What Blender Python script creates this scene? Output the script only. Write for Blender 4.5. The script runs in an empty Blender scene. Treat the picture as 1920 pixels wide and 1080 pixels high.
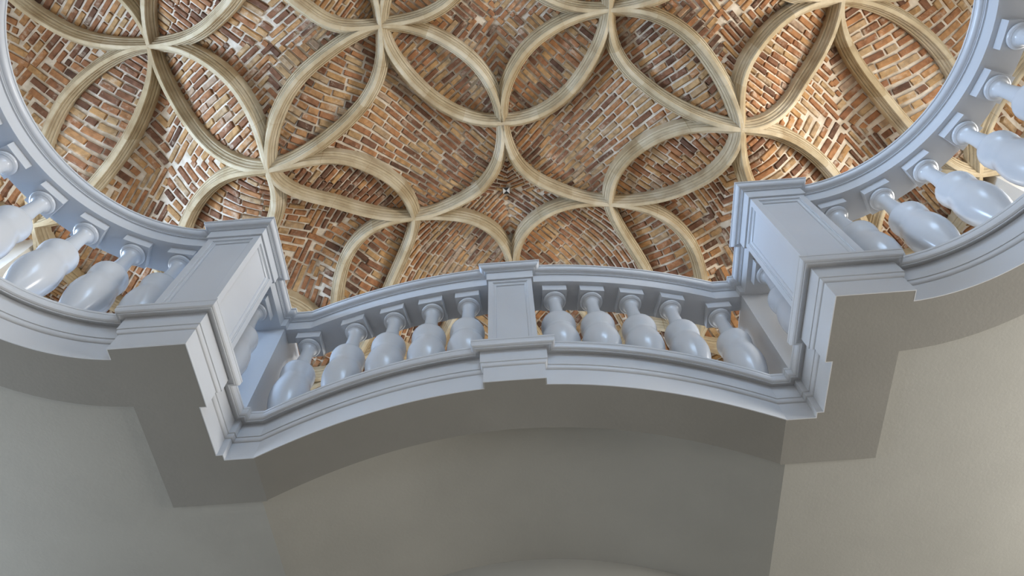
import bpy, bmesh, math, random
from mathutils import Vector, Matrix
random.seed(7)
C = bpy.context.scene
COL = C.collection
EYE = 1.5                      # camera height above the lower floor; heights below are measured from the eye

# ---------------------------------------------------------------- camera
cam = bpy.data.objects.new('camera', bpy.data.cameras.new('camera')); COL.objects.link(cam)
R = Matrix(((0.99725585, 0.0734094, 0.00958226), (0.06930268, -0.88017337, -0.46956574), (-0.02603649, 0.46894126, -0.88284551)))
cam.matrix_world = Matrix.Translation((0.0576, 0, EYE)) @ R.to_4x4()
cam.data.sensor_width = 36; cam.data.lens = 1345.72/1920*36; cam.data.clip_start = 0.05
C.camera = cam

# ---------------------------------------------------------------- world, lights, exposure
w = bpy.data.worlds.new('daylight'); C.world = w; w.use_nodes = True
bg = w.node_tree.nodes['Background']; bg.inputs[0].default_value = (0.80, 0.88, 1.0, 1); bg.inputs[1].default_value = 1.6

def area(name, loc, target, sx, sy, power, col):
    l = bpy.data.lights.new(name, 'AREA'); l.shape = 'RECTANGLE'; l.size = sx; l.size_y = sy
    l.energy = power; l.color = col
    o = bpy.data.objects.new(name, l); COL.objects.link(o); o.location = loc
    o.rotation_euler = (Vector(target)-Vector(loc)).to_track_quat('-Z', 'Y').to_euler()
    return o
# lamps added to light the lower hall, whose walls have no windows
area('lower_fill_light', (-5.8, 2.1, 3.5), (2.0, 2.2, 4.3), 2.2, 1.2, 200, (0.80, 0.89, 1.0))
area('lower_fill_light', (5.8, 2.2, 3.5), (-2.0, 2.3, 4.3), 2.2, 1.2, 345, (1.0, 0.955, 0.89))
area('lower_fill_light', (1.2, -5.7, 1.2), (0.9, 1.8, 4.4), 3.0, 2.0, 45, (0.80, 0.88, 1.0))
area('lower_fill_light', (-4.8, -5.7, 1.0), (0, 0, 1.5), 2.0, 2.0, 70, (1.0, 0.96, 0.91))
# daylight at the two side windows, then lamps added inside the room
area('upper_room_light', (-6.75, 1.8, 6.8), (2.0, 1.6, 3.8), 1.5, 2.2, 900, (0.44, 0.66, 1.0))
area('upper_room_light', (6.75, 2.1, 6.8), (-1.6, 2.0, 3.8), 1.5, 2.2, 620, (1.0, 0.97, 0.92))
area('upper_room_light', (-6.0, 2.0, 6.4), (0, 2, 10.5), 2.4, 1.6, 75, (1.0, 0.97, 0.92))  # this and the next are added to brighten the vault
area('upper_room_light', (6.0, 1.6, 6.4), (0, 2, 10.5), 2.4, 1.6, 70, (1.0, 0.93, 0.82))
area('upper_room_light', (0, -4.2, 6.2), (0, 1.0, 10.5), 4.0, 1.6, 55, (0.95, 0.96, 1.0))  # added fill for the vault; solid wall behind it
area('upper_room_light', (1.8, -4.3, 8.3), (1.0, 2.2, 5.0), 3.0, 1.4, 200, (0.48, 0.70, 1.0))  # added blue fill for the faces turned to the viewer; no window here
area('upper_room_light', (0, 6.5, 6.4), (0, 2, 10.5), 4.0, 1.4, 50, (1.0, 0.94, 0.86))  # also added for the vault, against a closed wall

vs = C.view_settings
vs.view_transform = 'Standard'; vs.look = 'None'; vs.gamma = 1; vs.use_curve_mapping = False; vs.exposure = 0.0

# ---------------------------------------------------------------- materials
def mat(name): 
    m = bpy.data.materials.new(name); m.use_nodes = True
    return m, m.node_tree.nodes, m.node_tree.links, m.node_tree.nodes['Principled BSDF']
def ramp(n, stops):
    r = n.new('ShaderNodeValToRGB'); e = r.color_ramp.elements
    while len(e) < len(stops): e.new(0.5)
    for k, (p, c) in enumerate(stops): e[k].position = p; e[k].color = (*c, 1)
    return r
def coords(n, l, scale):
    t = n.new('ShaderNodeNewGeometry'); mp = n.new('ShaderNodeMapping'); mp.inputs['Scale'].default_value = scale
    l.new(t.outputs['Position'], mp.inputs['Vector']); return mp
def painted(name, col, rough, var=0.05, bump=0.04, spec=0.5):
    m, n, l, p = mat(name)
    mp = coords(n, l, (1, 1, 1)); a = n.new('ShaderNodeTexNoise'); a.inputs['Scale'].default_value = 2.2; a.inputs['Detail'].default_value = 5
    l.new(mp.outputs[0], a.inputs['Vector'])
    r = ramp(n, [(0.3, tuple(c*(1-var) for c in col)), (0.7, tuple(min(1, c*(1+var)) for c in col))]); l.new(a.outputs[0], r.inputs[0]); l.new(r.outputs[0], p.inputs['Base Color'])
    b = n.new('ShaderNodeTexNoise'); b.inputs['Scale'].default_value = 60; l.new(mp.outputs[0], b.inputs['Vector'])
    u = n.new('ShaderNodeBump'); u.inputs['Strength'].default_value = bump; u.inputs['Distance'].default_value = 0.01
    l.new(b.outputs[0], u.inputs['Height']); l.new(u.outputs[0], p.inputs['Normal'])
    p.inputs['Roughness'].default_value = rough; p.inputs['Specular IOR Level'].default_value = spec
    return m
M_paint = painted('satin_paint', (0.52, 0.54, 0.57), 0.36, 0.03, 0.02)
M_gloss = painted('gloss_paint', (0.52, 0.54, 0.57), 0.22, 0.03, 0.01)
M_plate = painted('shaded_plaster', (0.228, 0.223, 0.206), 0.85, 0.04, 0.06, 0.2)  # soffit shade put into the colour, darker than the ceiling plaster
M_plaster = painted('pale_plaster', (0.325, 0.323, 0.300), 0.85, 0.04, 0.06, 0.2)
M_wall = painted('white_plaster', (0.74, 0.71, 0.65), 0.9, 0.05, 0.1, 0.2)
M_tile = painted('dark_gallery_floor', (0.13, 0.115, 0.10), 0.6, 0.15, 0.05)
M_floor = painted('stone_floor', (0.36, 0.31, 0.25), 0.5, 0.15, 0.05)

def m_stone():
    m, n, l, p = mat('limestone')
    mp = coords(n, l, (1, 1, 1))
    a = n.new('ShaderNodeTexNoise'); a.inputs['Scale'].default_value = 3.5; a.inputs['Detail'].default_value = 8; l.new(mp.outputs[0], a.inputs['Vector'])
    r = ramp(n, [(0.25, (0.33, 0.245, 0.145)), (0.5, (0.46, 0.38, 0.255)), (0.75, (0.57, 0.495, 0.37))]); l.new(a.outputs[0], r.inputs[0])
    at = n.new('ShaderNodeAttribute'); at.attribute_name = 'rnd'
    r2 = ramp(n, [(0, (0.84, 0.77, 0.66)), (0.5, (0.95, 0.92, 0.87)), (1, (1.04, 1.02, 1.0))]); l.new(at.outputs['Fac'], r2.inputs[0])
    mx = n.new('ShaderNodeMix'); mx.data_type = 'RGBA'; mx.blend_type = 'MULTIPLY'; mx.inputs[0].default_value = 1
    l.new(r.outputs[0], mx.inputs[6]); l.new(r2.outputs[0], mx.inputs[7]); l.new(mx.outputs[2], p.inputs['Base Color'])
    b = n.new('ShaderNodeTexNoise'); b.inputs['Scale'].default_value = 30; b.inputs['Detail'].default_value = 6; l.new(mp.outputs[0], b.inputs['Vector'])
    u = n.new('ShaderNodeBump'); u.inputs['Strength'].default_value = 0.35; u.inputs['Distance'].default_value = 0.015
    l.new(b.outputs[0], u.inputs['Height']); l.new(u.outputs[0], p.inputs['Normal']); p.inputs['Roughness'].default_value = 0.85
    p.inputs['Specular IOR Level'].default_value = 0.25
    return m
M_stone = m_stone()
def m_brick():
    m, n, l, p = mat('old_brick')
    at = n.new('ShaderNodeAttribute'); at.attribute_name = 'rnd'
    r = ramp(n, [(0.0, (0.10, 0.058, 0.040)), (0.14, (0.20, 0.10, 0.060)), (0.34, (0.32, 0.150, 0.074)), (0.55, (0.39, 0.195, 0.090)), (0.70, (0.43, 0.25, 0.11)), (0.84, (0.42, 0.285, 0.15)), (1.0, (0.38, 0.27, 0.20))])
    l.new(at.outputs['Fac'], r.inputs[0])
    mp = coords(n, l, (1, 1, 1)); a = n.new('ShaderNodeTexNoise'); a.inputs['Scale'].default_value = 14; a.inputs['Detail'].default_value = 8; l.new(mp.outputs[0], a.inputs['Vector'])
    r2 = ramp(n, [(0.3, (0.62, 0.60, 0.60)), (0.62, (1.1, 1.08, 1.05))]); l.new(a.outputs[0], r2.inputs[0])
    mx = n.new('ShaderNodeMix'); mx.data_type = 'RGBA'; mx.blend_type = 'MULTIPLY'; mx.inputs[0].default_value = 1
    l.new(r.outputs[0], mx.inputs[6]); l.new(r2.outputs[0], mx.inputs[7])
    # lime smeared over some bricks
    c = n.new('ShaderNodeTexNoise'); c.inputs['Scale'].default_value = 5; c.inputs['Detail'].default_value = 10; c.inputs['Roughness'].default_value = 0.75; l.new(mp.outputs[0], c.inputs['Vector'])
    r3 = ramp(n, [(0.54, (0, 0, 0)), (0.70, (0.8, 0.8, 0.8))]); l.new(c.outputs[0], r3.inputs[0])
    m2 = n.new('ShaderNodeMix'); m2.data_type = 'RGBA'; l.new(r3.outputs[0], m2.inputs[0]); l.new(mx.outputs[2], m2.inputs[6]); m2.inputs[7].default_value = (0.60, 0.50, 0.38, 1)
    l.new(m2.outputs[2], p.inputs['Base Color'])
    u = n.new('ShaderNodeBump'); u.inputs['Strength'].default_value = 0.5; u.inputs['Distance'].default_value = 0.02
    l.new(a.outputs[0], u.inputs['Height']); l.new(u.outputs[0], p.inputs['Normal']); p.inputs['Roughness'].default_value = 0.92
    p.inputs['Specular IOR Level'].default_value = 0.15
    return m
M_brick = m_brick()
def m_mortar():
    m, n, l, p = mat('lime_mortar')
    mp = coords(n, l, (1, 1, 1)); a = n.new('ShaderNodeTexNoise'); a.inputs['Scale'].default_value = 9; a.inputs['Detail'].default_value = 9; l.new(mp.outputs[0], a.inputs['Vector'])
    r = ramp(n, [(0.3, (0.47, 0.385, 0.28)), (0.6, (0.70, 0.61, 0.49))]); l.new(a.outputs[0], r.inputs[0]); l.new(r.outputs[0], p.inputs['Base Color'])
    u = n.new('ShaderNodeBump'); u.inputs['Strength'].default_value = 0.6; u.inputs['Distance'].default_value = 0.03
    l.new(a.outputs[0], u.inputs['Height']); l.new(u.outputs[0], p.inputs['Normal']); p.inputs['Roughness'].default_value = 0.95
    p.inputs['Specular IOR Level'].default_value = 0.1
    return m
M_mortar = m_mortar()
def plain(name, col, rough=0.6):
    m, n, l, p = mat(name); p.inputs['Base Color'].default_value = (*col, 1); p.inputs['Roughness'].default_value = rough; return m
M_black = plain('black_print', (0.01, 0.01, 0.01)); M_white = plain('white_card', (0.8, 0.8, 0.8)); M_frame = plain('window_frame_paint', (0.55, 0.52, 0.46))

# ---------------------------------------------------------------- helpers
def thing(name, loc, label, cat, group=None):
    o = bpy.data.objects.new(name, None); COL.objects.link(o); o.empty_display_size = 0.1
    o.location = (loc[0], loc[1], loc[2]+EYE); o['label'] = label; o['category'] = cat
    if group: o['group'] = group
    return o
def obj(name, verts, faces, m, parent=None, smooth=False, rnd=None, angle=35):
    """verts in hall coordinates (height from the eye); parent: (object, its origin in hall coordinates)"""
    me = bpy.data.meshes.new(name)
    off = Vector(parent[1]) if parent else Vector((0, 0, 0))
    me.from_pydata([tuple(Vector(v)-off) for v in verts], [], faces)
    me.materials.append(m)
    if rnd is not None:
        a = me.attributes.new('rnd', 'FLOAT', 'FACE'); a.data.foreach_set('value', rnd)
    bm = bmesh.new(); bm.from_mesh(me); bmesh.ops.recalc_face_normals(bm, faces=bm.faces); bm.to_mesh(me); bm.free()
    if smooth:
        me.polygons.foreach_set('use_smooth', [True]*len(me.polygons)); me.set_sharp_from_angle(angle=math.radians(angle))
    o = bpy.data.objects.new(name, me); COL.objects.link(o)
    if parent: o.parent = parent[0]
    else: o.location.z = EYE
    return o
def struct(o): o['kind'] = 'structure'; return o
def box_vf(x0, x1, y0, y1, z0, z1, vs=None, fs=None):
    vs = [] if vs is None else vs; fs = [] if fs is None else fs; b = len(vs)
    vs += [(x, y, z) for z in (z0, z1) for x, y in ((x0, y0), (x1, y0), (x1, y1), (x0, y1))]
    fs += [tuple(b+i for i in f) for f in ((3, 2, 1, 0), (4, 5, 6, 7), (0, 1, 5, 4), (1, 2, 6, 5), (2, 3, 7, 6), (3, 0, 4, 7))]
    return vs, fs

# ---------------------------------------------------------------- plan of the opening
HW = 1.42; CX, CY, CR = 1.88, 0.78, 1.07
def ycurve(x): return 2.285 + 0.24*(x/HW)**2
def arch(x):
    t = abs(x)/HW
    return 0.15*(1-t*t)**1.1 if t < 1 else 0.0
half = []                                     # (x, y, tag of the segment that STARTS here)
half.append((0.0, 2.247, 'ped')); half.append((0.147, 2.247, 'ped'))
nC = 20
for k in range(nC): 
    x = 0.147 + (HW-0.147)*k/nC
    half.append((x, ycurve(x), 'run'))
half += [(HW, ycurve(HW), 'corner'), (1.60, 2.525, 'corner'), (1.60, 2.49, 'corner'), (1.635, 2.49, 'side'),
         (1.635, 2.13, 'pier'), (1.60, 2.13, 'pier'), (1.60, 1.787, 'pier'), (1.945, 1.787, 'pier')]
nA = 30
a0 = math.degrees(math.asin((1.848-CY)/CR)); 
for k in range(nA+1):
    a = math.radians(86.5*(1-k/nA)); half.append((CX+CR*math.cos(a), CY+CR*math.sin(a), 'lobe'))
# full closed loop, clockwise seen from above: far right quarter, near right, near left, far left
loop = []
for x, y, t in half: loop.append([x, y, t+'_R', 1])
for i in range(len(half)-2, -1, -1): x, y, _ = half[i]; loop.append([x, 2*CY-y, half[i-1][2]+'_N' if i else 'ped_N', 0])
for i in range(1, len(half)): x, y, t = half[i]; loop.append([-x, 2*CY-y, t+'_N', 0])
for i in range(len(half)-2, 0, -1): x, y, _ = half[i]; loop.append([-x, y, half[i-1][2]+'_L', 1])
n = len(loop)
PX = [(p[0], p[1]) for p in loop]; TAG = [p[2] for p in loop]
# lobes stay whole: segment tags in the near half of the lobes count as lobe of that side
for i in range(n):
    if TAG[i] == 'lobe_N': TAG[i] = 'lobe_R' if PX[i][0]+PX[(i+1) % n][0] > 0 else 'lobe_L'
def offs(o):
    """loop moved by o towards the void (mitred)"""
    out = []
    for i in range(n):
        ax, ay = PX[i-1]; bx, by = PX[i]; cx, cy = PX[(i+1) % n]
        d1 = Vector((bx-ax, by-ay)).normalized(); d2 = Vector((cx-bx, cy-by)).normalized()
        n1 = Vector((d1.y, -d1.x)); n2 = Vector((d2.y, -d2.x))
        m = (n1+n2); m = m/max(0.2, m.dot(n1)) if m.length > 1e-6 else n1
        out.append((bx+m.x*o, by+m.y*o))
    return out
_oc = {}
def off(o):
    k = round(o, 4)
    if k not in _oc: _oc[k] = offs(k)
    return _oc[k]
def ranges(tag):
    """runs of consecutive segments with this tag -> list of vertex index lists"""
    idx = [i for i in range(n) if TAG[i] == tag]
    if not idx: return []
    start = [i for i in idx if (i-1) % n not in idx]; out = []
    for s in start or [idx[0]]:
        r = [s]; 
        while r[-1] % n in idx and len(r) <= n: r.append((r[-1]+1) % n)
        out.append(r)
    return out
def sweep(name, tags, profile, m, parent=None, lift=None, smooth=True):
    """profile: closed list of (o, z); lift(x, z) adds height"""
    vs, fs = [], []
    for tag in tags:
        for r in ranges(tag):
            b = len(vs); k = len(profile)
            for i in r:
                for o, z in profile:
                    x, y = off(o)[i]
                    vs.append((x, y, z+(lift(PX[i][0]) if lift else 0)))
            for s in range(len(r)-1):
                for j in range(k):
                    a_, b_ = b+s*k+j, b+s*k+(j+1) % k
                    fs.append((a_, b_, b_+k, a_+k))
            fs.append(tuple(b+j for j in range(k))); fs.append(tuple(b+(len(r)-1)*k+j for j in reversed(range(k))))
    return obj(name, vs, fs, m, parent, smooth, angle=28)

BACK = -0.205
def rail_profile(back, cap_back=True):
    f = [(0.064, 4.500), (0.064, 4.489), (0.058, 4.486), (0.0565, 4.476), (0.053, 4.466), (0.046, 4.458), (0.037, 4.454), (0.030, 4.453), (0.0265, 4.450), (0.0225, 4.4495), (0.0225, 4.441), (0.0117, 4.440), (0.0117, 4.348)]
    if back == BACK:
        g = [(BACK-0.0117, 4.348), (BACK-0.0117, 4.441), (BACK-0.03, 4.453), (BACK-0.064, 4.489), (BACK-0.064, 4.5)]
    else: g = [(back, 4.348), (back, 4.5)]
    return f+g
def base_profile(back):
    return [(0.092, 3.3125), (0.092, 3.298), (0.0895, 3.296), (0.0905, 3.286), (0.0890, 3.272), (0.0845, 3.262), (0.0780, 3.257), (0.0720, 3.256), (0.0720, 3.2505), (0.0660, 3.2505),
            (0.0640, 3.2560), (0.0580, 3.2610), (0.0500, 3.2635), (0.0425, 3.2640), (0.0410, 3.264), (0.0410, 3.156), (0.0360, 3.155), (0.0365, 3.147), (0.0350, 3.138), (0.0310, 3.131), (0.0270, 3.128), (0.0225, 3.127), (0.0225, 2.9945), (0.018, 2.9945), (0.018, 3.046), (back, 3.046), (back, 3.3125)]

# ---------------------------------------------------------------- lower hall shell
ZL = 3.01
def fill(name, loops, z, m, zf=None):
    bm = bmesh.new()
    for L in loops:
        vs_ = [bm.verts.new((x, y, z)) for x, y in L]
        for i in range(len(vs_)): bm.edges.new((vs_[i-1], vs_[i]))
    bmesh.ops.triangle_fill(bm, edges=bm.edges[:], use_beauty=True)
    me = bpy.data.meshes.new(name); bm.to_mesh(me); bm.free(); me.materials.append(m)
    o = bpy.data.objects.new(name, me); COL.objects.link(o); o.location.z = EYE; return o
def yC(x): return 2.557 + 0.255*(x/1.43)**2
def prisms(name, quads, z0, z1, m):
    vs, fs = [], []
    for q in quads:
        b = len(vs); k = len(q); vs += [(x, y, z0) for x, y in q]+[(x, y, z1) for x, y in q]
        fs.append(tuple(b+i for i in range(k))); fs.append(tuple(b+k+i for i in reversed(range(k))))
        for i in range(k): fs.append((b+i, b+(i+1) % k, b+k+(i+1) % k, b+k+i))
    return obj(name, vs, fs, m)
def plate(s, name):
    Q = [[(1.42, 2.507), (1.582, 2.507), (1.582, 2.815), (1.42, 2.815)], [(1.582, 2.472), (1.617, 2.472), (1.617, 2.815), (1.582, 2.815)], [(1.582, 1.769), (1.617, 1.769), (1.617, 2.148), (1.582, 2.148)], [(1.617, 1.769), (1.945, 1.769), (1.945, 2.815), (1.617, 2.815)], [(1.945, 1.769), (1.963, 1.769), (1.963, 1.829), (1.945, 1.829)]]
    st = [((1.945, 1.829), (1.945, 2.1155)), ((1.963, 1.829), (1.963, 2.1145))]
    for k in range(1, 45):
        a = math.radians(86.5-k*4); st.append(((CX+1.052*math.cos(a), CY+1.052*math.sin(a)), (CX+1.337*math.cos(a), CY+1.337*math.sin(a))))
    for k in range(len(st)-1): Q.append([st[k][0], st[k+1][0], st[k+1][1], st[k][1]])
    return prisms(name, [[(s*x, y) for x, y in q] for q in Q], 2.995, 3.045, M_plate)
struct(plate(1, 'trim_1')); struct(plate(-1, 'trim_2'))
# arched band under the middle run
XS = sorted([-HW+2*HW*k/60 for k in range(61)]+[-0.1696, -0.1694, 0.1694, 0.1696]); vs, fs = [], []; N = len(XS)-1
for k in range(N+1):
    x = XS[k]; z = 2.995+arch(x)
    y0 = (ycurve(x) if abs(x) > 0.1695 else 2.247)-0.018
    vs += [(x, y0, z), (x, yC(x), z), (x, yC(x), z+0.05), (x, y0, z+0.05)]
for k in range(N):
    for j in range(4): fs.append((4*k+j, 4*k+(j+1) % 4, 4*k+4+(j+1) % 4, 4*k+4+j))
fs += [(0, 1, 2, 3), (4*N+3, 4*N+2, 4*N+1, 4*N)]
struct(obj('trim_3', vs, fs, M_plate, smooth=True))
# shallow vault behind it
VW = 1.455
def vault(x): t = min(1, abs(x)/VW); return ZL + 0.275*max(0, 1-t*t)**1.1
def yW(x): return 3.752+0.103*x*x
vs, fs = [], []; N = 56
for k in range(N+1):
    x = -VW+2*VW*k/N; z = vault(x)
    vs += [(x, yC(x)-0.12, z), (x, yW(x), z), (x, yW(x), z+0.01), (x, yC(x)-0.12, z+0.01)]
for k in range(N):
    for j in range(4): fs.append((4*k+j, 4*k+(j+1) % 4, 4*k+4+(j+1) % 4, 4*k+4+j))
fs += [(0, 1, 2, 3), (4*N+3, 4*N+2, 4*N+1, 4*N)]
lc = struct(obj('ceiling.001', vs, fs, M_plaster, smooth=True)); lc.name = 'ceiling'
vs, fs = [], []
for k in range(41):
    x = -VW+2*VW*k/40; z = vault(x)+0.005; vs += [(x, yW(x), -1.5), (x, yW(x), z), (x, yW(x)+0.1, z), (x, yW(x)+0.1, -1.5)]
for k in range(40):
    for j in range(4): fs.append((4*k+j, 4*k+(j+1) % 4, 4*k+4+(j+1) % 4, 4*k+4+j))
struct(obj('wall_front', vs, fs, M_plaster, smooth=True))
# flat ceiling around
hole = off(-0.05); iv = [i for i in range(n) if not (abs(hole[i][0]) < 1.44 and hole[i][1] > 1)]
k0 = [i for i in range(n) if i in iv and (i-1) % n not in iv][0]
path = [hole[(k0+i) % n] for i in range(len(iv))]
fc = fill('ceiling', [[(VW, 3.97), (VW, 2.575)]+path+[(-VW, 2.575), (-VW, 3.97), (-6, 3.97), (-6, -6), (6, -6), (6, 3.97)]], ZL, M_plaster); struct(fc)
def plane(name, vs, m): return struct(obj(name, vs, [tuple(range(len(vs)))], m))
v, f = box_vf(-6.2, 6.2, -6.2, 4.15, -1.6, -1.5); struct(obj('floor', v, f, M_floor))
v, f = box_vf(-6.2, -VW+0.01, 3.97, 4.15, -1.5, 3.02); box_vf(VW-0.01, 6.2, 3.97, 4.15, -1.5, 3.02, v, f); struct(obj('wall_front', v, f, M_plaster))
v, f = box_vf(-6.2, 6.2, -6.2, -6.0, -1.5, 3.02); struct(obj('wall_back', v, f, M_plaster))
v, f = box_vf(-6.2, -6.0, -6.0, 3.97, -1.5, 3.02); struct(obj('wall_left', v, f, M_plaster))
v, f = box_vf(6.0, 6.2, -6.0, 3.97, -1.5, 3.02); struct(obj('wall_right', v, f, M_plaster))

# gallery floor with its hole
fl = fill('floor', [[(-7.2, -6.2), (7.2, -6.2), (7.2, 7.2), (-7.2, 7.2)], off(-0.12)], 3.30, M_tile); struct(fl)

# ---------------------------------------------------------------- balusters
def lathe(prof, seg=28):
    vs, fs = [], []
    for r, z in prof:
        for k in range(seg):
            a = 2*math.pi*k/seg; vs.append((r*math.cos(a), r*math.sin(a), z))
    for i in range(len(prof)-1):
        for k in range(seg):
            fs.append((i*seg+k, i*seg+(k+1) % seg, (i+1)*seg+(k+1) % seg, (i+1)*seg+k))
    fs.append(tuple(range(seg))); fs.append(tuple((len(prof)-1)*seg+k for k in reversed(range(seg))))
    return vs, fs
def smooth_prof(pts, sub=4):
    out = []
    for i in range(len(pts)-1):
        p0 = pts[max(0, i-1)]; p1 = pts[i]; p2 = pts[i+1]; p3 = pts[min(len(pts)-1, i+2)]
        for s in range(sub):
            t = s/sub
            f = lambda a, b, c, d: 0.5*((2*b)+(-a+c)*t+(2*a-5*b+4*c-d)*t*t+(-a+3*b-3*c+d)*t**3)
            out.append((f(p0[0], p1[0], p2[0], p3[0]), f(p0[1], p1[1], p2[1], p3[1])))
    return out+[pts[-1]]
# z measured from the underside of the rail (0) downwards (negative)
neck = [(0.058, -0.070), (0.074, -0.074), (0.0775, -0.084), (0.074, -0.094), (0.066, -0.098), (0.0655, -0.101), (0.058, -0.103), (0.055, -0.108), (0.049, -0.112)]
shaft = smooth_prof([(0.049, -0.112), (0.0425, -0.135), (0.0415, -0.175), (0.0445, -0.230), (0.0510, -0.285), (0.0610, -0.335), (0.066, -0.346)], 3)
fillet = [(0.071, -0.348), (0.0735, -0.353), (0.073, -0.359)]
belly = smooth_prof([(0.073, -0.359), (0.092, -0.368), (0.106, -0.388), (0.1125, -0.418), (0.1105, -0.455), (0.1050, -0.487), (0.1025, -0.512), (0.107, -0.542), (0.116, -0.585), (0.122, -0.64), (0.120, -0.69), (0.110, -0.75), (0.094, -0.81), (0.076, -0.865), (0.062, -0.90)], 4)
foot = [(0.060, -0.905), (0.060, -0.915), (0.075, -0.920), (0.082, -0.932), (0.080, -0.945), (0.072, -0.952), (0.072, -0.958)]
B_v, B_f = lathe((neck+shaft[1:]+fillet+belly[1:]+foot)[::-1])
def make_baluster(parent, loc, rz, bottom):
    """loc: hall coordinates of the top centre; bottom: height of the base it stands on (shorter ones lose height below the waist)"""
    k = round((loc[2]-bottom-0.5)/0.53, 3)
    fit = lambda vs: [(x, y, z if z > -0.5 else -0.5+(z+0.5)*k) for x, y, z in vs]
    if k not in B_cache:
        o = obj('baluster', fit(B_v), B_f, M_gloss, None, True, angle=50)
        ab, af = box_vf(-0.0825, 0.0825, -0.0825, 0.0825, -0.070, 0.0); a = obj('abacus', ab, af, M_paint)
        pb, pf = box_vf(-0.085, 0.085, -0.085, 0.085, -1.03, -0.957); q = obj('plinth', fit(pb), pf, M_paint)
        B_cache[k] = (o.data, a.data, q.data)
    else:
        o, a, q = [bpy.data.objects.new(nm, me) for nm, me in zip(('baluster', 'abacus', 'plinth'), B_cache[k])]
        for c in (o, a, q): COL.objects.link(c)
    px, py, pz = parent[1]
    o.location = (loc[0]-px, loc[1]-py, loc[2]-pz); o.rotation_euler = (0, 0, rz); o.parent = parent[0]
    for c in (a, q): c.location = (0, 0, 0); c.parent = o
    return o
B_cache = {}
TOP = 4.348; BZ = 3.3125
def run_thing(label, tag, spots):
    cx = sum(s[0] for s in spots)/len(spots); cy = sum(s[1] for s in spots)/len(spots)
    org = (cx, cy, 2.994); t = thing('balustrade', org, label, 'balustrade'); P = (t, org)
    sweep('handrail', [tag], rail_profile(BACK), M_paint, P)
    sweep('base_moulding', [tag], base_profile(-0.215), M_paint, P, arch)
    for x, y, rz in spots: make_baluster(P, (x, y, TOP), rz, BZ+arch(x))
    return P
def mid(s):
    out = []
    for x in (0.300, 0.556, 0.828, 1.112, 1.432):
        sl = 2*0.24*x/HW**2 if x < HW else 0.0
        nx, ny = -sl, 1.0; L = math.hypot(nx, ny)
        out.append((s*(x+0.10*nx/L), (ycurve(min(x, HW)))+0.10*ny/L, s*math.atan(sl)))
    return out
def lobe(s):
    out = []
    for k in range(8):
        a = math.radians(77.3-14.6*k); r = CR+0.103
        out.append((s*(CX+r*math.cos(a)), CY+r*math.sin(a), s*(a-math.pi/2)))
    return out
run_thing('curved painted balustrade of five balusters directly left of the central panelled pedestal', 'run_L', mid(-1))
run_thing('curved painted balustrade of five balusters directly right of the central panelled pedestal', 'run_R', mid(1))
run_thing('grey shaded round balustrade curving out of the left edge of the view', 'lobe_L', lobe(-1))
run_thing('bluish lit round balustrade curving out of the right edge of the view', 'lobe_R', lobe(1))
run_thing('short one-baluster balustrade tucked behind the large left pedestal', 'side_L', [(-1.737, 2.31, 0)])
run_thing('short one-baluster balustrade tucked behind the large right pedestal', 'side_R', [(1.737, 2.31, 0)])

# ---------------------------------------------------------------- pedestals
def panel_face(org, u, W, H, border, P, nrm):
    """framed panel on a vertical face: org = lower left corner, u = unit vector along, nrm = outward"""
    u = Vector(u); nr = Vector(nrm); z = Vector((0, 0, 1)); org = Vector(org)
    steps = [(0, 0), (border, 0), (border+0.0005, -0.005), (border+0.006, -0.0055), (border+0.0065, -0.009)]
    mould = [(border+0.0065, -0.009), (border+0.011, -0.008), (border+0.017, -0.012), (border+0.022, -0.0185), (border+0.0225, -0.022), (border+0.026, -0.022)]
    def ring(st):
        vs, fs = [], []
        for ins, d in st:
            for a, b in ((ins, ins), (W-ins, ins), (W-ins, H-ins), (ins, H-ins)): vs.append(org+u*a+z*b+nr*d)
        for i in range(len(st)-1):
            for j in range(4): fs.append((4*i+j, 4*i+(j+1) % 4, 4*i+4+(j+1) % 4, 4*i+4+j))
        return vs, fs
    v, f = ring(steps); obj('panel_frame', v, f, M_paint, P)
    v, f = ring(mould); obj('panel_moulding', v, f, M_paint, P, True, angle=50)
    i = border+0.026; v = [org+u*a+z*b+nr*-0.022 for a, b in ((i, i), (W-i, i), (W-i, H-i), (i, H-i))]
    obj('panel', v, [(0, 1, 2, 3)], M_paint, P)
def pedestal(label, x0, x1, y0, y1, tag, faces, zb, border=0.034, capbox=True, group=None):
    org = ((x0+x1)/2, (y0+y1)/2, 2.994); t = thing('pedestal', org, label, 'pedestal', group); P = (t, org)
    z0, z1 = zb, TOP+0.004
    e = 0.0005
    core_in = 0.023
    xa = x0+(core_in if 'L' in faces else 0); xb = x1-(core_in if 'R' in faces else 0); ya = y0+(core_in if 'F' in faces else 0)
    v, f = box_vf(xa, xb, ya, y1, z0, z1); obj('dado', v, f, M_paint, P)
    if 'F' in faces: panel_face((x0, y0, z0), (1, 0, 0), x1-x0, z1-z0, border, P, (0, -1, 0))
    if 'L' in faces: panel_face((x0, y1, z0), (0, -1, 0), y1-y0, z1-z0, border, P, (-1, 0, 0))
    if 'R' in faces: panel_face((x1, y0, z0), (0, 1, 0), y1-y0, z1-z0, border, P, (1, 0, 0))
    sweep('cap', [tag], rail_profile(-0.10), M_paint, P)
    v, f = box_vf(x0+0.05, x1+(-0.05 if tag[:3] != 'cor' else 0.0), y0+0.05, y1+0.05, TOP+0.001, 4.499); obj('cap_block', v, f, M_paint, P)
    sweep('base', [tag], base_profile(-0.10), M_paint, P, arch)
    v, f = box_vf(x0+0.03, x1-0.03, y0+0.03, y1+0.05, 3.05+(0.14 if tag[:3] == 'ped' else 0), zb+0.001); obj('base_block', v, f, M_paint, P)
    return P
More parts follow.
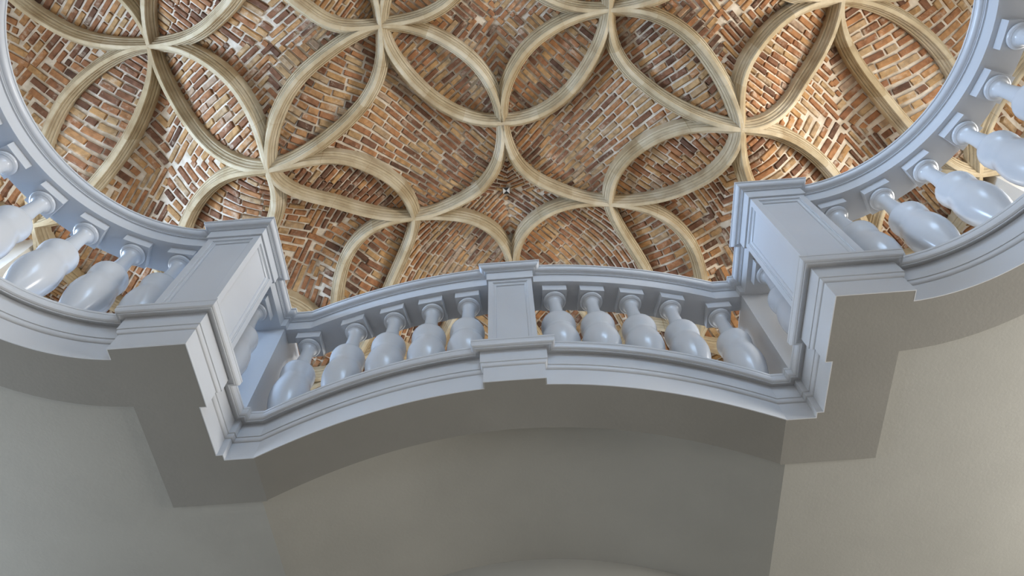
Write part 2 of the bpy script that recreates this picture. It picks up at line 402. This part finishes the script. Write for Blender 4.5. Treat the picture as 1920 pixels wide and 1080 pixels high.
# the centre pedestal is swept from both halves of the loop
for i in range(n):
    if TAG[i] in ('ped_R', 'ped_L'): TAG[i] = 'pedc'
pedestal('small central pedestal with one framed panel between the two curved runs', -0.147, 0.147, 2.247, 2.50, 'pedc', 'F', BZ+0.148, 0.030)
pedestal('large left pedestal with pale lit side panel and shaded front panel', -1.945, -1.60, 1.787, 2.13, 'pier_L', 'FR', BZ, 0.040)
pedestal('large right pedestal with bright side panel and bluish front panel', 1.60, 1.945, 1.787, 2.13, 'pier_R', 'FL', BZ, 0.040)
pedestal('plain corner block behind the large left pedestal', -1.93, -1.60, 2.505, 2.80, 'corner_L', '', BZ)
pedestal('plain corner block behind the large right pedestal', 1.60, 1.93, 2.505, 2.80, 'corner_R', '', BZ)
# near side of the opening, over the viewer's head
near = [t for t in sorted(set(TAG)) if t.endswith('_N')]
struct(sweep('trim_4', near, rail_profile(-0.10), M_paint))
struct(sweep('trim_5', near, base_profile(-0.10), M_paint, None, arch))

# ---------------------------------------------------------------- vault of the upper room
import numpy as np
H0 = 9.0
# rib lattice: net nodes lie at integer (p, q) with p+q even, one ring of ribs round every cell with p+q odd.
# Directions of surveyed points of the net, as picture points of the 1920x1080 survey photograph
SURVEY = [(-3,-1,278,88),(-2,0,500,322),(-1,-1,712,50),(-1,1,775,412),(0,0,942,232),(1,-1,1145,20),(1,1,1145,385),(2,0,1393,245),(3,-1,1582,0),
 (-.293,-.707,880,115),(-.293,.707,905,368),(-1.707,.707,625,378),(-1.707,-.707,548,150),(.293,-.707,985,95),(.293,.707,1010,348),(1.707,.707,1310,345),(1.707,-.707,1310,78),
 (-.707,-.293,795,178),(.707,-.293,1070,180),(-.293,1.293,895,425),(-1.707,1.293,640,488),(.293,1.293,1020,415),(1.707,1.293,1305,462),(-1.293,.293,680,325),(-1.293,1.707,722,545),
 (-2.707,.293,350,398),(1.293,.293,1205,285),(2.707,.293,1555,308),(1.293,1.707,1215,500),(2.293,-.707,1425,105),(2.707,-.293,1505,150),(3.707,-.707,1785,112),(3.293,-.293,1655,168),
 (2.293,.707,1425,400),(1.293,-.293,1205,150),(-1.293,-.293,690,190),(-2.707,-.293,345,225),(-2.293,-.707,430,160),(-3.707,-.707,105,190),(-3.293,-.293,245,250),(-3.707,-1.293,100,55),(-2.293,-1.293,395,30),(-1.707,-1.293,590,25),(0,1,950,373),(0,2,963,520),(-4,0,60,425),(3,1,1640,500),(-3,1,330,590),(-2,2,640,700),(2,2,1310,650),(4,0,1840,330),(-2.293,.707,505,440)]
def ratio(px, py):
    d = R @ Vector((px-960, 540-py, -1345.72)); return d.x/d.z, d.y/d.z
PQ = [(a, b) for a, b, _, _ in SURVEY]; UV = [ratio(c, d) for _, _, c, d in SURVEY]
for a in range(-5, 6):
    for b in range(-5, 5):
        if (a+b) % 2 == 0 and (abs(a) >= 5 or b <= -3 or b >= 4):
            PQ.append((a, b)); UV.append((0.172*a, 0.28+0.165*b if b > 0 else 0.27+0.14*b))
PQ = np.array(PQ, float); UV = np.array(UV, float)
def tk(r2): return np.where(r2 > 1e-12, r2*np.log(np.maximum(r2, 1e-12)), 0.0)
_d = ((PQ[:, None, :]-PQ[None, :, :])**2).sum(2); _n = len(PQ)
_L = np.zeros((_n+3, _n+3)); _L[:_n, :_n] = tk(_d)+np.diag(np.where(np.abs(PQ-np.round(PQ)).max(1) < 1e-6, 0.01, 0.35)); _L[:_n, _n] = 1; _L[:_n, _n+1:] = PQ; _L[_n, :_n] = 1; _L[_n+1:, :_n] = PQ.T
_w = np.linalg.solve(_L, np.vstack([UV, np.zeros((3, 2))]))
DIPS = [(2, 0, .115, .8, .9), (-2, 0, .115, .8, .9), (2, 2, .09, .8, .8), (-2, 2, .09, .8, .8), (3, 1, .09, .7, .7), (-3, 1, .09, .7, .7), (4, 0, .14, .7, .7), (-4, 0, .14, .7, .7), (2, -2, .1, .8, .9), (-2, -2, .1, .8, .9), (4, 2, .2, .9, .8), (-4, 2, .2, .9, .8), (0, 3.2, .05, 2, .6)]
def Znp(P):
    f = np.ones(len(P))
    for p, q, d, sx, sy in DIPS: f -= d*np.exp(-((P[:, 0]-p)/sx)**2-((P[:, 1]-q)/sy)**2)
    return H0*f
def MAP(P):
    """lattice points -> points on the underside of the rib net"""
    P = np.asarray(P, float).reshape(-1, 2); out = np.zeros((len(P), 3))
    for s0 in range(0, len(P), 20000):
        q = P[s0:s0+20000]; r2 = ((q[:, None, :]-PQ[None, :, :])**2).sum(2)
        uv = tk(r2) @ _w[:_n]+_w[_n]+q @ _w[_n+1:]
        z = Znp(q); out[s0:s0+20000] = np.c_[0.0576+uv[:, 0]*z, uv[:, 1]*z, z]
    return out
MISSING = {(0, 1)}
STAR = lambda p, q: (p % 2 == 0 or abs(p) == 3)
def cell_of(p, q):
    best = None; fp, fq = int(math.floor(p)), int(math.floor(q))
    for i in (fp, fp+1):
        for j in (fq, fq+1):
            if (i+j) % 2:
                d = abs(p-i)+abs(q-j)
                if best is None or d < best[0]: best = (d, i, j)
    return best[1], best[2]
def plain_dir(i, j):
    s = 1 if i < 0 else -1
    if (j//2) % 2: s = -s
    return s
def region(p, q):
    """-> (id, course direction: +1 runs along (1, 1) of the lattice, -1 along (1, -1))"""
    i, j = cell_of(p, q); dx, dy = p-i, q-j
    ni, nj = i+(1 if dx > 0 else -1), j+(1 if dy > 0 else -1)
    inn = (i, j) not in MISSING
    inb = (ni, nj) not in MISSING and (p-ni)**2+(q-nj)**2 < 1
    perp = 1 if (dx > 0) == (dy > 0) else -1
    if inn and inb: return ('lens', min((i, j), (ni, nj)), max((i, j), (ni, nj))), perp
    if not inn and inb and not STAR(ni, nj): return ('disc', ni, nj), plain_dir(ni, nj)
    if STAR(i, j) or not inn: return ('star', i, j, dx > 0, dy > 0), perp
    return ('disc', i, j), plain_dir(i, j)
def hweb(p, q):
    i, j = cell_of(p, q); d = min(1, abs(p-i)+abs(q-j))
    return 0.22+(0.15*(1-d)**1.3 if STAR(i, j) else 0.09*(1-d*d))
def WEB(P):
    o = MAP(P); o[:, 2] += [hweb(a, b) for a, b in np.asarray(P).reshape(-1, 2)]; return o
PA, PB, QA, QB = -5.0, 5.0, -5.2, 3.25
NX, NY = 170, 148
gp = [(PA+(PB-PA)*i/NX, QA+(QB-QA)*j/NY) for j in range(NY+1) for i in range(NX+1)]
vs = [(a, b, c+0.012+random.uniform(-0.004, 0.004)) for a, b, c in WEB(gp)]; fs = []
for j in range(NY):
    for i in range(NX):
        a = j*(NX+1)+i; fs.append((a, a+1, a+NX+2, a+NX+1))
ce = struct(obj('ceiling', vs, fs, M_mortar, None, True, angle=60))
CE = (ce, (0, 0, 0))
print('vault extent', min(v[0] for v in vs), max(v[0] for v in vs), min(v[1] for v in vs), max(v[1] for v in vs))
# ribs
W_ = [(-0.083, 0.36), (-0.083, 0.135), (-0.077, 0.124), (-0.070, 0.121), (-0.0665, 0.128), (-0.064, 0.121), (-0.063, 0.102), (-0.056, 0.092), (-0.047, 0.080), (-0.0455, 0.087), (-0.043, 0.078),
      (-0.042, 0.055), (-0.038, 0.044), (-0.031, 0.040), (-0.0295, 0.046), (-0.028, 0.038), (-0.026, 0.012), (-0.019, 0.0)]
W_ = W_+[(-a, b) for a, b in W_[::-1]]
def rib(ci, cj, a0, a1):
    fs, rn = [], []; nV = 4; sub = 6; k = len(W_); sect = []
    for v in range(nV):
        for s in range(sub+1):
            t = (v+s/sub)/nV
            if s in (0, sub) and 0 < v+s/sub < nV: t += (0.0012 if s == 0 else -0.0012)
            sect.append((t, v))
    pq = []
    for t, v in sect:
        a = a0+(a1-a0)*t
        for rr_ in (1.0, 1.02): pq.append((ci+rr_*math.cos(a), cj+rr_*math.sin(a)))
    M3 = MAP(pq); vs = []
    for i in range(len(sect)):
        b = Vector(M3[2*i]); nn = Vector(M3[2*i+1])-b; nn.z = 0
        a_, c_ = M3[2*max(0, i-1)], M3[2*min(len(sect)-1, i+1)]; tg = Vector((c_[0]-a_[0], c_[1]-a_[1], 0)).normalized(); sd = Vector((-tg.y, tg.x, 0))
        if sd.dot(nn) < 0: sd = -sd
        for o_, h in W_: vs.append((b.x+sd.x*o_, b.y+sd.y*o_, b.z+h))
    rv = [random.random() for _ in range(nV)]
    for i in range(len(sect)-1):
        joint = sect[i][1] != sect[i+1][1]
        for j in range(k-1):
            fs.append((i*k+j, i*k+j+1, (i+1)*k+j+1, (i+1)*k+j)); rn.append(0.0 if joint else rv[sect[i][1]])
    obj('rib', vs, fs, M_stone, CE, True, rnd=rn, angle=24)
for i in range(-6, 7):
    for j in range(-4, 4):
        if (i+j) % 2 == 0 or (i, j) in MISSING: continue
        for q in range(4):
            a0 = q*math.pi/2; am = a0+math.pi/4; mp_, mq_ = i+math.cos(am), j+math.sin(am)
            if abs(mp_) > 5.0 or mq_ > 3.2 or mq_ < -4.0: continue
            rib(i, j, a0, a0+math.pi/2)
# bricks
PITCH, BW = 0.0605, 0.056       # course pitch in lattice units (1 unit is about 1.3 m), brick width in metres
bricks = []                                   # (p, q, course direction, length in lattice units)
def course(sg, c, u0, u1):
    u = u0 - random.uniform(0, 0.15)
    while u < u1:
        L = random.choice((0.215, 0.225, 0.235, 0.235, 0.2, 0.12, 0.17))*random.uniform(0.94, 1.05)/1.3
        a, b = max(u, u0), min(u+L, u1)
        if b-a > 0.035:
            m = (a+b)/2; cc = c+random.uniform(-0.003, 0.003); h = math.sqrt(0.5)
            bricks.append((h*(m-sg*cc), h*(sg*m+cc), sg, b-a-0.003))
        u += L+random.uniform(0.011, 0.019)
def lay(sg):
    h = math.sqrt(0.5); step = 0.04; S = 6.4
    for r in range(-int(S/PITCH), int(S/PITCH)):
        c = r*PITCH; cur = None; start = 0
        for k in range(-int(S/step), int(S/step)+1):
            u = k*step; p, q = h*(u-sg*c), h*(sg*u+c); rid = None
            if -4.95 < p < 4.95 and -2.7 < q < 3.2:
                g, a = region(p, q)
                if a == sg: rid = g
            if rid != cur:
                if cur is not None: course(sg, c, start, u-step*0.4)
                cur = rid; start = u-step*0.4
lay(1); lay(-1)
# unit brick shapes (underside looks down), shared by all single bricks
def unit(seed):
    rr = random.Random(seed); j = lambda a: rr.uniform(-a, a)
    P = [(-.5, -.5), (.5, -.5), (.5, .5), (-.5, .5)]; vs = []
    for x, y in P: vs.append((x+j(.012), y+j(.05), 0.045))
    for x, y in P: vs.append((x+j(.012), y+j(.05), -0.004))
    for x, y in P: vs.append((x*0.955+j(.012), y*0.86+j(.05), -0.013+j(.003)))
    fs = [(0, 1, 5, 4), (1, 2, 6, 5), (2, 3, 7, 6), (3, 0, 4, 7), (4, 5, 9, 8), (5, 6, 10, 9), (6, 7, 11, 10), (7, 4, 8, 11), (8, 9, 10, 11)]
    return vs, fs
UN = [unit(k) for k in range(24)]
def hash01(x, y):
    v = math.sin(x*12.9898+y*78.233)*43758.5453; return v-math.floor(v)
def patch(x, y):
    return 0.5+0.5*math.sin(1.7*x+0.6*math.sin(1.3*y+1.0)+2.0*y*0.35)*math.cos(1.1*y-0.9*x+0.7)
Ri = R.transposed()
void = [p for p in off(0.064)]
def inside(x, y):
    c = False; j = len(void)-1
    for i in range(len(void)):
        xi, yi = void[i]; xj, yj = void[j]
        if (yi > y) != (yj > y) and x < (xj-xi)*(y-yi)/(yj-yi)+xi: c = not c
        j = i
    return c
inf = []
e_ = 0.03; h_ = math.sqrt(0.5); pts = []
for p, q, sg, L in bricks:
    pts += [(p, q), (p+e_*h_, q+sg*e_*h_), (p-e_*h_, q-sg*e_*h_), (p-sg*e_*h_, q+e_*h_), (p+sg*e_*h_, q-e_*h_)]
PW = WEB(pts)
for k, (p, q, sg, L) in enumerate(bricks):
    c0, t1, t0, s1, s0 = [Vector(v) for v in PW[5*k:5*k+5]]
    t = t1-t0; wl = L*t.length/(2*e_); t.normalize(); s_ = s1-s0; s_ = (s_-t*s_.dot(t)); bw = min(BW*1.35, PITCH*s_.length/(2*e_)-0.029); s_.normalize()
    nn = t.cross(s_)
    if nn.z < 0: nn = -nn
    x, y, z = c0
    tone = random.random()*0.80+0.20*patch(x, y)
    if random.random() < 0.10: tone *= 0.25
    v = Ri @ Vector((x-0.0576, y, z)); px = 960+1345.7*v.x/-v.z; py = 540-1345.7*v.y/-v.z
    hid = False
    for i in range(int(math.floor(p))-1, int(math.floor(p))+3):
        for j in range(int(math.floor(q))-1, int(math.floor(q))+3):
            if (i+j) % 2 and (i, j) not in MISSING and abs(math.hypot(p-i, q-j)-1) < 0.11: hid = True
    vis = 0 < px < 1920 and 0 < py < 1080 and inside(0.0576+(x-0.0576)*4.5/z, y*4.5/z) and not hid
    inf.append((wl*bw/(v.length**2) if vis else 0, k, c0, t, s_, nn, wl, min(0.999, max(0, tone)), bw))
order = sorted(inf, key=lambda e: -e[0]); single = set(e[1] for e in order[:300])
meshes = {}
for size, k, c, t, s_, nn, L, tone, bw in inf:
    if k not in single: continue
    q = int(tone*12); key = (k % 8, q)
    if key not in meshes:
        uv, uf = UN[key[0]]; me = bpy.data.meshes.new('brick'); me.from_pydata(uv, [], uf); me.materials.append(M_brick)
        a = me.attributes.new('rnd', 'FLOAT', 'FACE'); a.data.foreach_set('value', [(q+0.5)/12]*len(uf)); meshes[key] = me
    o = bpy.data.objects.new('brick', meshes[key]); COL.objects.link(o); o.parent = ce
    Mx = Matrix((t*L, s_*bw, nn)).transposed().to_4x4(); Mx.translation = c; o.matrix_local = Mx
vs, fs, rn = [], [], []
for size, k, c, t, s_, nn, L, tone, bw in inf:
    if k in single: continue
    uv, uf = UN[k % 24]; b = len(vs)
    vs += [tuple(c+t*(L*a)+s_*(bw*b2)+nn*h) for a, b2, h in uv]; fs += [tuple(b+i for i in f_) for f_ in uf]; rn += [tone]*len(uf)
me = bpy.data.meshes.new('brickwork'); me.from_pydata(vs, [], fs); me.materials.append(M_brick)
a = me.attributes.new('rnd', 'FLOAT', 'FACE'); a.data.foreach_set('value', rn)
o = bpy.data.objects.new('brickwork', me); COL.objects.link(o); o.parent = ce; o['kind'] = 'stuff'
print('bricks', len(bricks))

# ---------------------------------------------------------------- upper room walls with windows
X0_, X1_, Y0_, Y1_ = -6.9, 6.9, -4.5, 6.9
def wall_x(name, x0, x1, y0, y1, wins):
    """wall along y with window openings [(y0, y1, z0, z1)]"""
    vs, fs = [], []; ys = [y0]
    for a_, b_, c_, d_ in wins:
        box_vf(x0, x1, ys[-1], a_, 3.30, 9.6, vs, fs); box_vf(x0, x1, a_, b_, 3.30, c_, vs, fs); box_vf(x0, x1, a_, b_, d_, 9.6, vs, fs); ys.append(b_)
    box_vf(x0, x1, ys[-1], y1, 3.30, 9.6, vs, fs)
    return struct(obj(name, vs, fs, M_wall))
W1 = (0.7, 2.9, 5.4, 8.2); W2 = (3.45, 5.0, 6.0, 8.7)
for s_, nm in ((-1, 'wall_left'), (1, 'wall_right')):
    a_, b_ = sorted((s_*6.9, s_*7.25)); wall_x(nm, a_, b_, Y0_-0.3, 3.15, [W1])
    a_, b_ = sorted((s_*5.65, s_*6.0)); wall_x(nm, a_, b_, 3.15, Y1_+0.2, [W2])
    a_, b_ = sorted((s_*6.0, s_*6.9)); v, f = box_vf(a_, b_, 3.15, 3.40, 3.30, 9.6); struct(obj(nm, v, f, M_wall))
v, f = box_vf(X0_, X1_, Y1_-0.05, Y1_+0.3, 3.30, 9.6); struct(obj('wall_front', v, f, M_wall))
v, f = box_vf(X0_, X1_, Y0_-0.3, Y0_+0.05, 3.30, 9.6); struct(obj('wall_back', v, f, M_wall))
wi = 0
for sx in (-1, 1):
    for xx, (a_, b_, c_, d_) in ((sx*7.07, W1), (sx*5.82, W2)):
        wi += 1
        vs, fs = box_vf(xx-0.03, xx+0.03, a_, a_+0.07, c_, d_); box_vf(xx-0.03, xx+0.03, b_-0.07, b_, c_, d_, vs, fs)
        box_vf(xx-0.03, xx+0.03, a_, b_, c_, c_+0.07, vs, fs); box_vf(xx-0.03, xx+0.03, a_, b_, d_-0.07, d_, vs, fs)
        box_vf(xx-0.02, xx+0.02, (a_+b_)/2-0.02, (a_+b_)/2+0.02, c_, d_, vs, fs); box_vf(xx-0.02, xx+0.02, a_, b_, (c_+d_)/2-0.02, (c_+d_)/2+0.02, vs, fs)
        struct(obj('window_%d' % wi, vs, fs, M_frame))

# ---------------------------------------------------------------- survey target fixed to the crown of the ribless bay
sx, sy, sz = [float(v) for v in WEB([(0, 1)])[0]]; sz -= 0.05
t = thing('survey_target', (sx, sy, sz), 'small black and white chequered survey target fixed to the brickwork above the central pedestal', 'marker')
P = (t, (sx, sy, sz)); h = 0.045
v, f = box_vf(sx-h, sx+h, sy-h, sy+h, sz, sz+0.04); obj('card', v, f, M_white, P)
v = [(sx, sy, sz-0.002), (sx-h, sy-h, sz-0.002), (sx+h, sy-h, sz-0.002), (sx, sy, sz-0.002), (sx+h, sy+h, sz-0.002), (sx-h, sy+h, sz-0.002)]
obj('print', v, [(0, 1, 2), (3, 4, 5)], M_black, P)
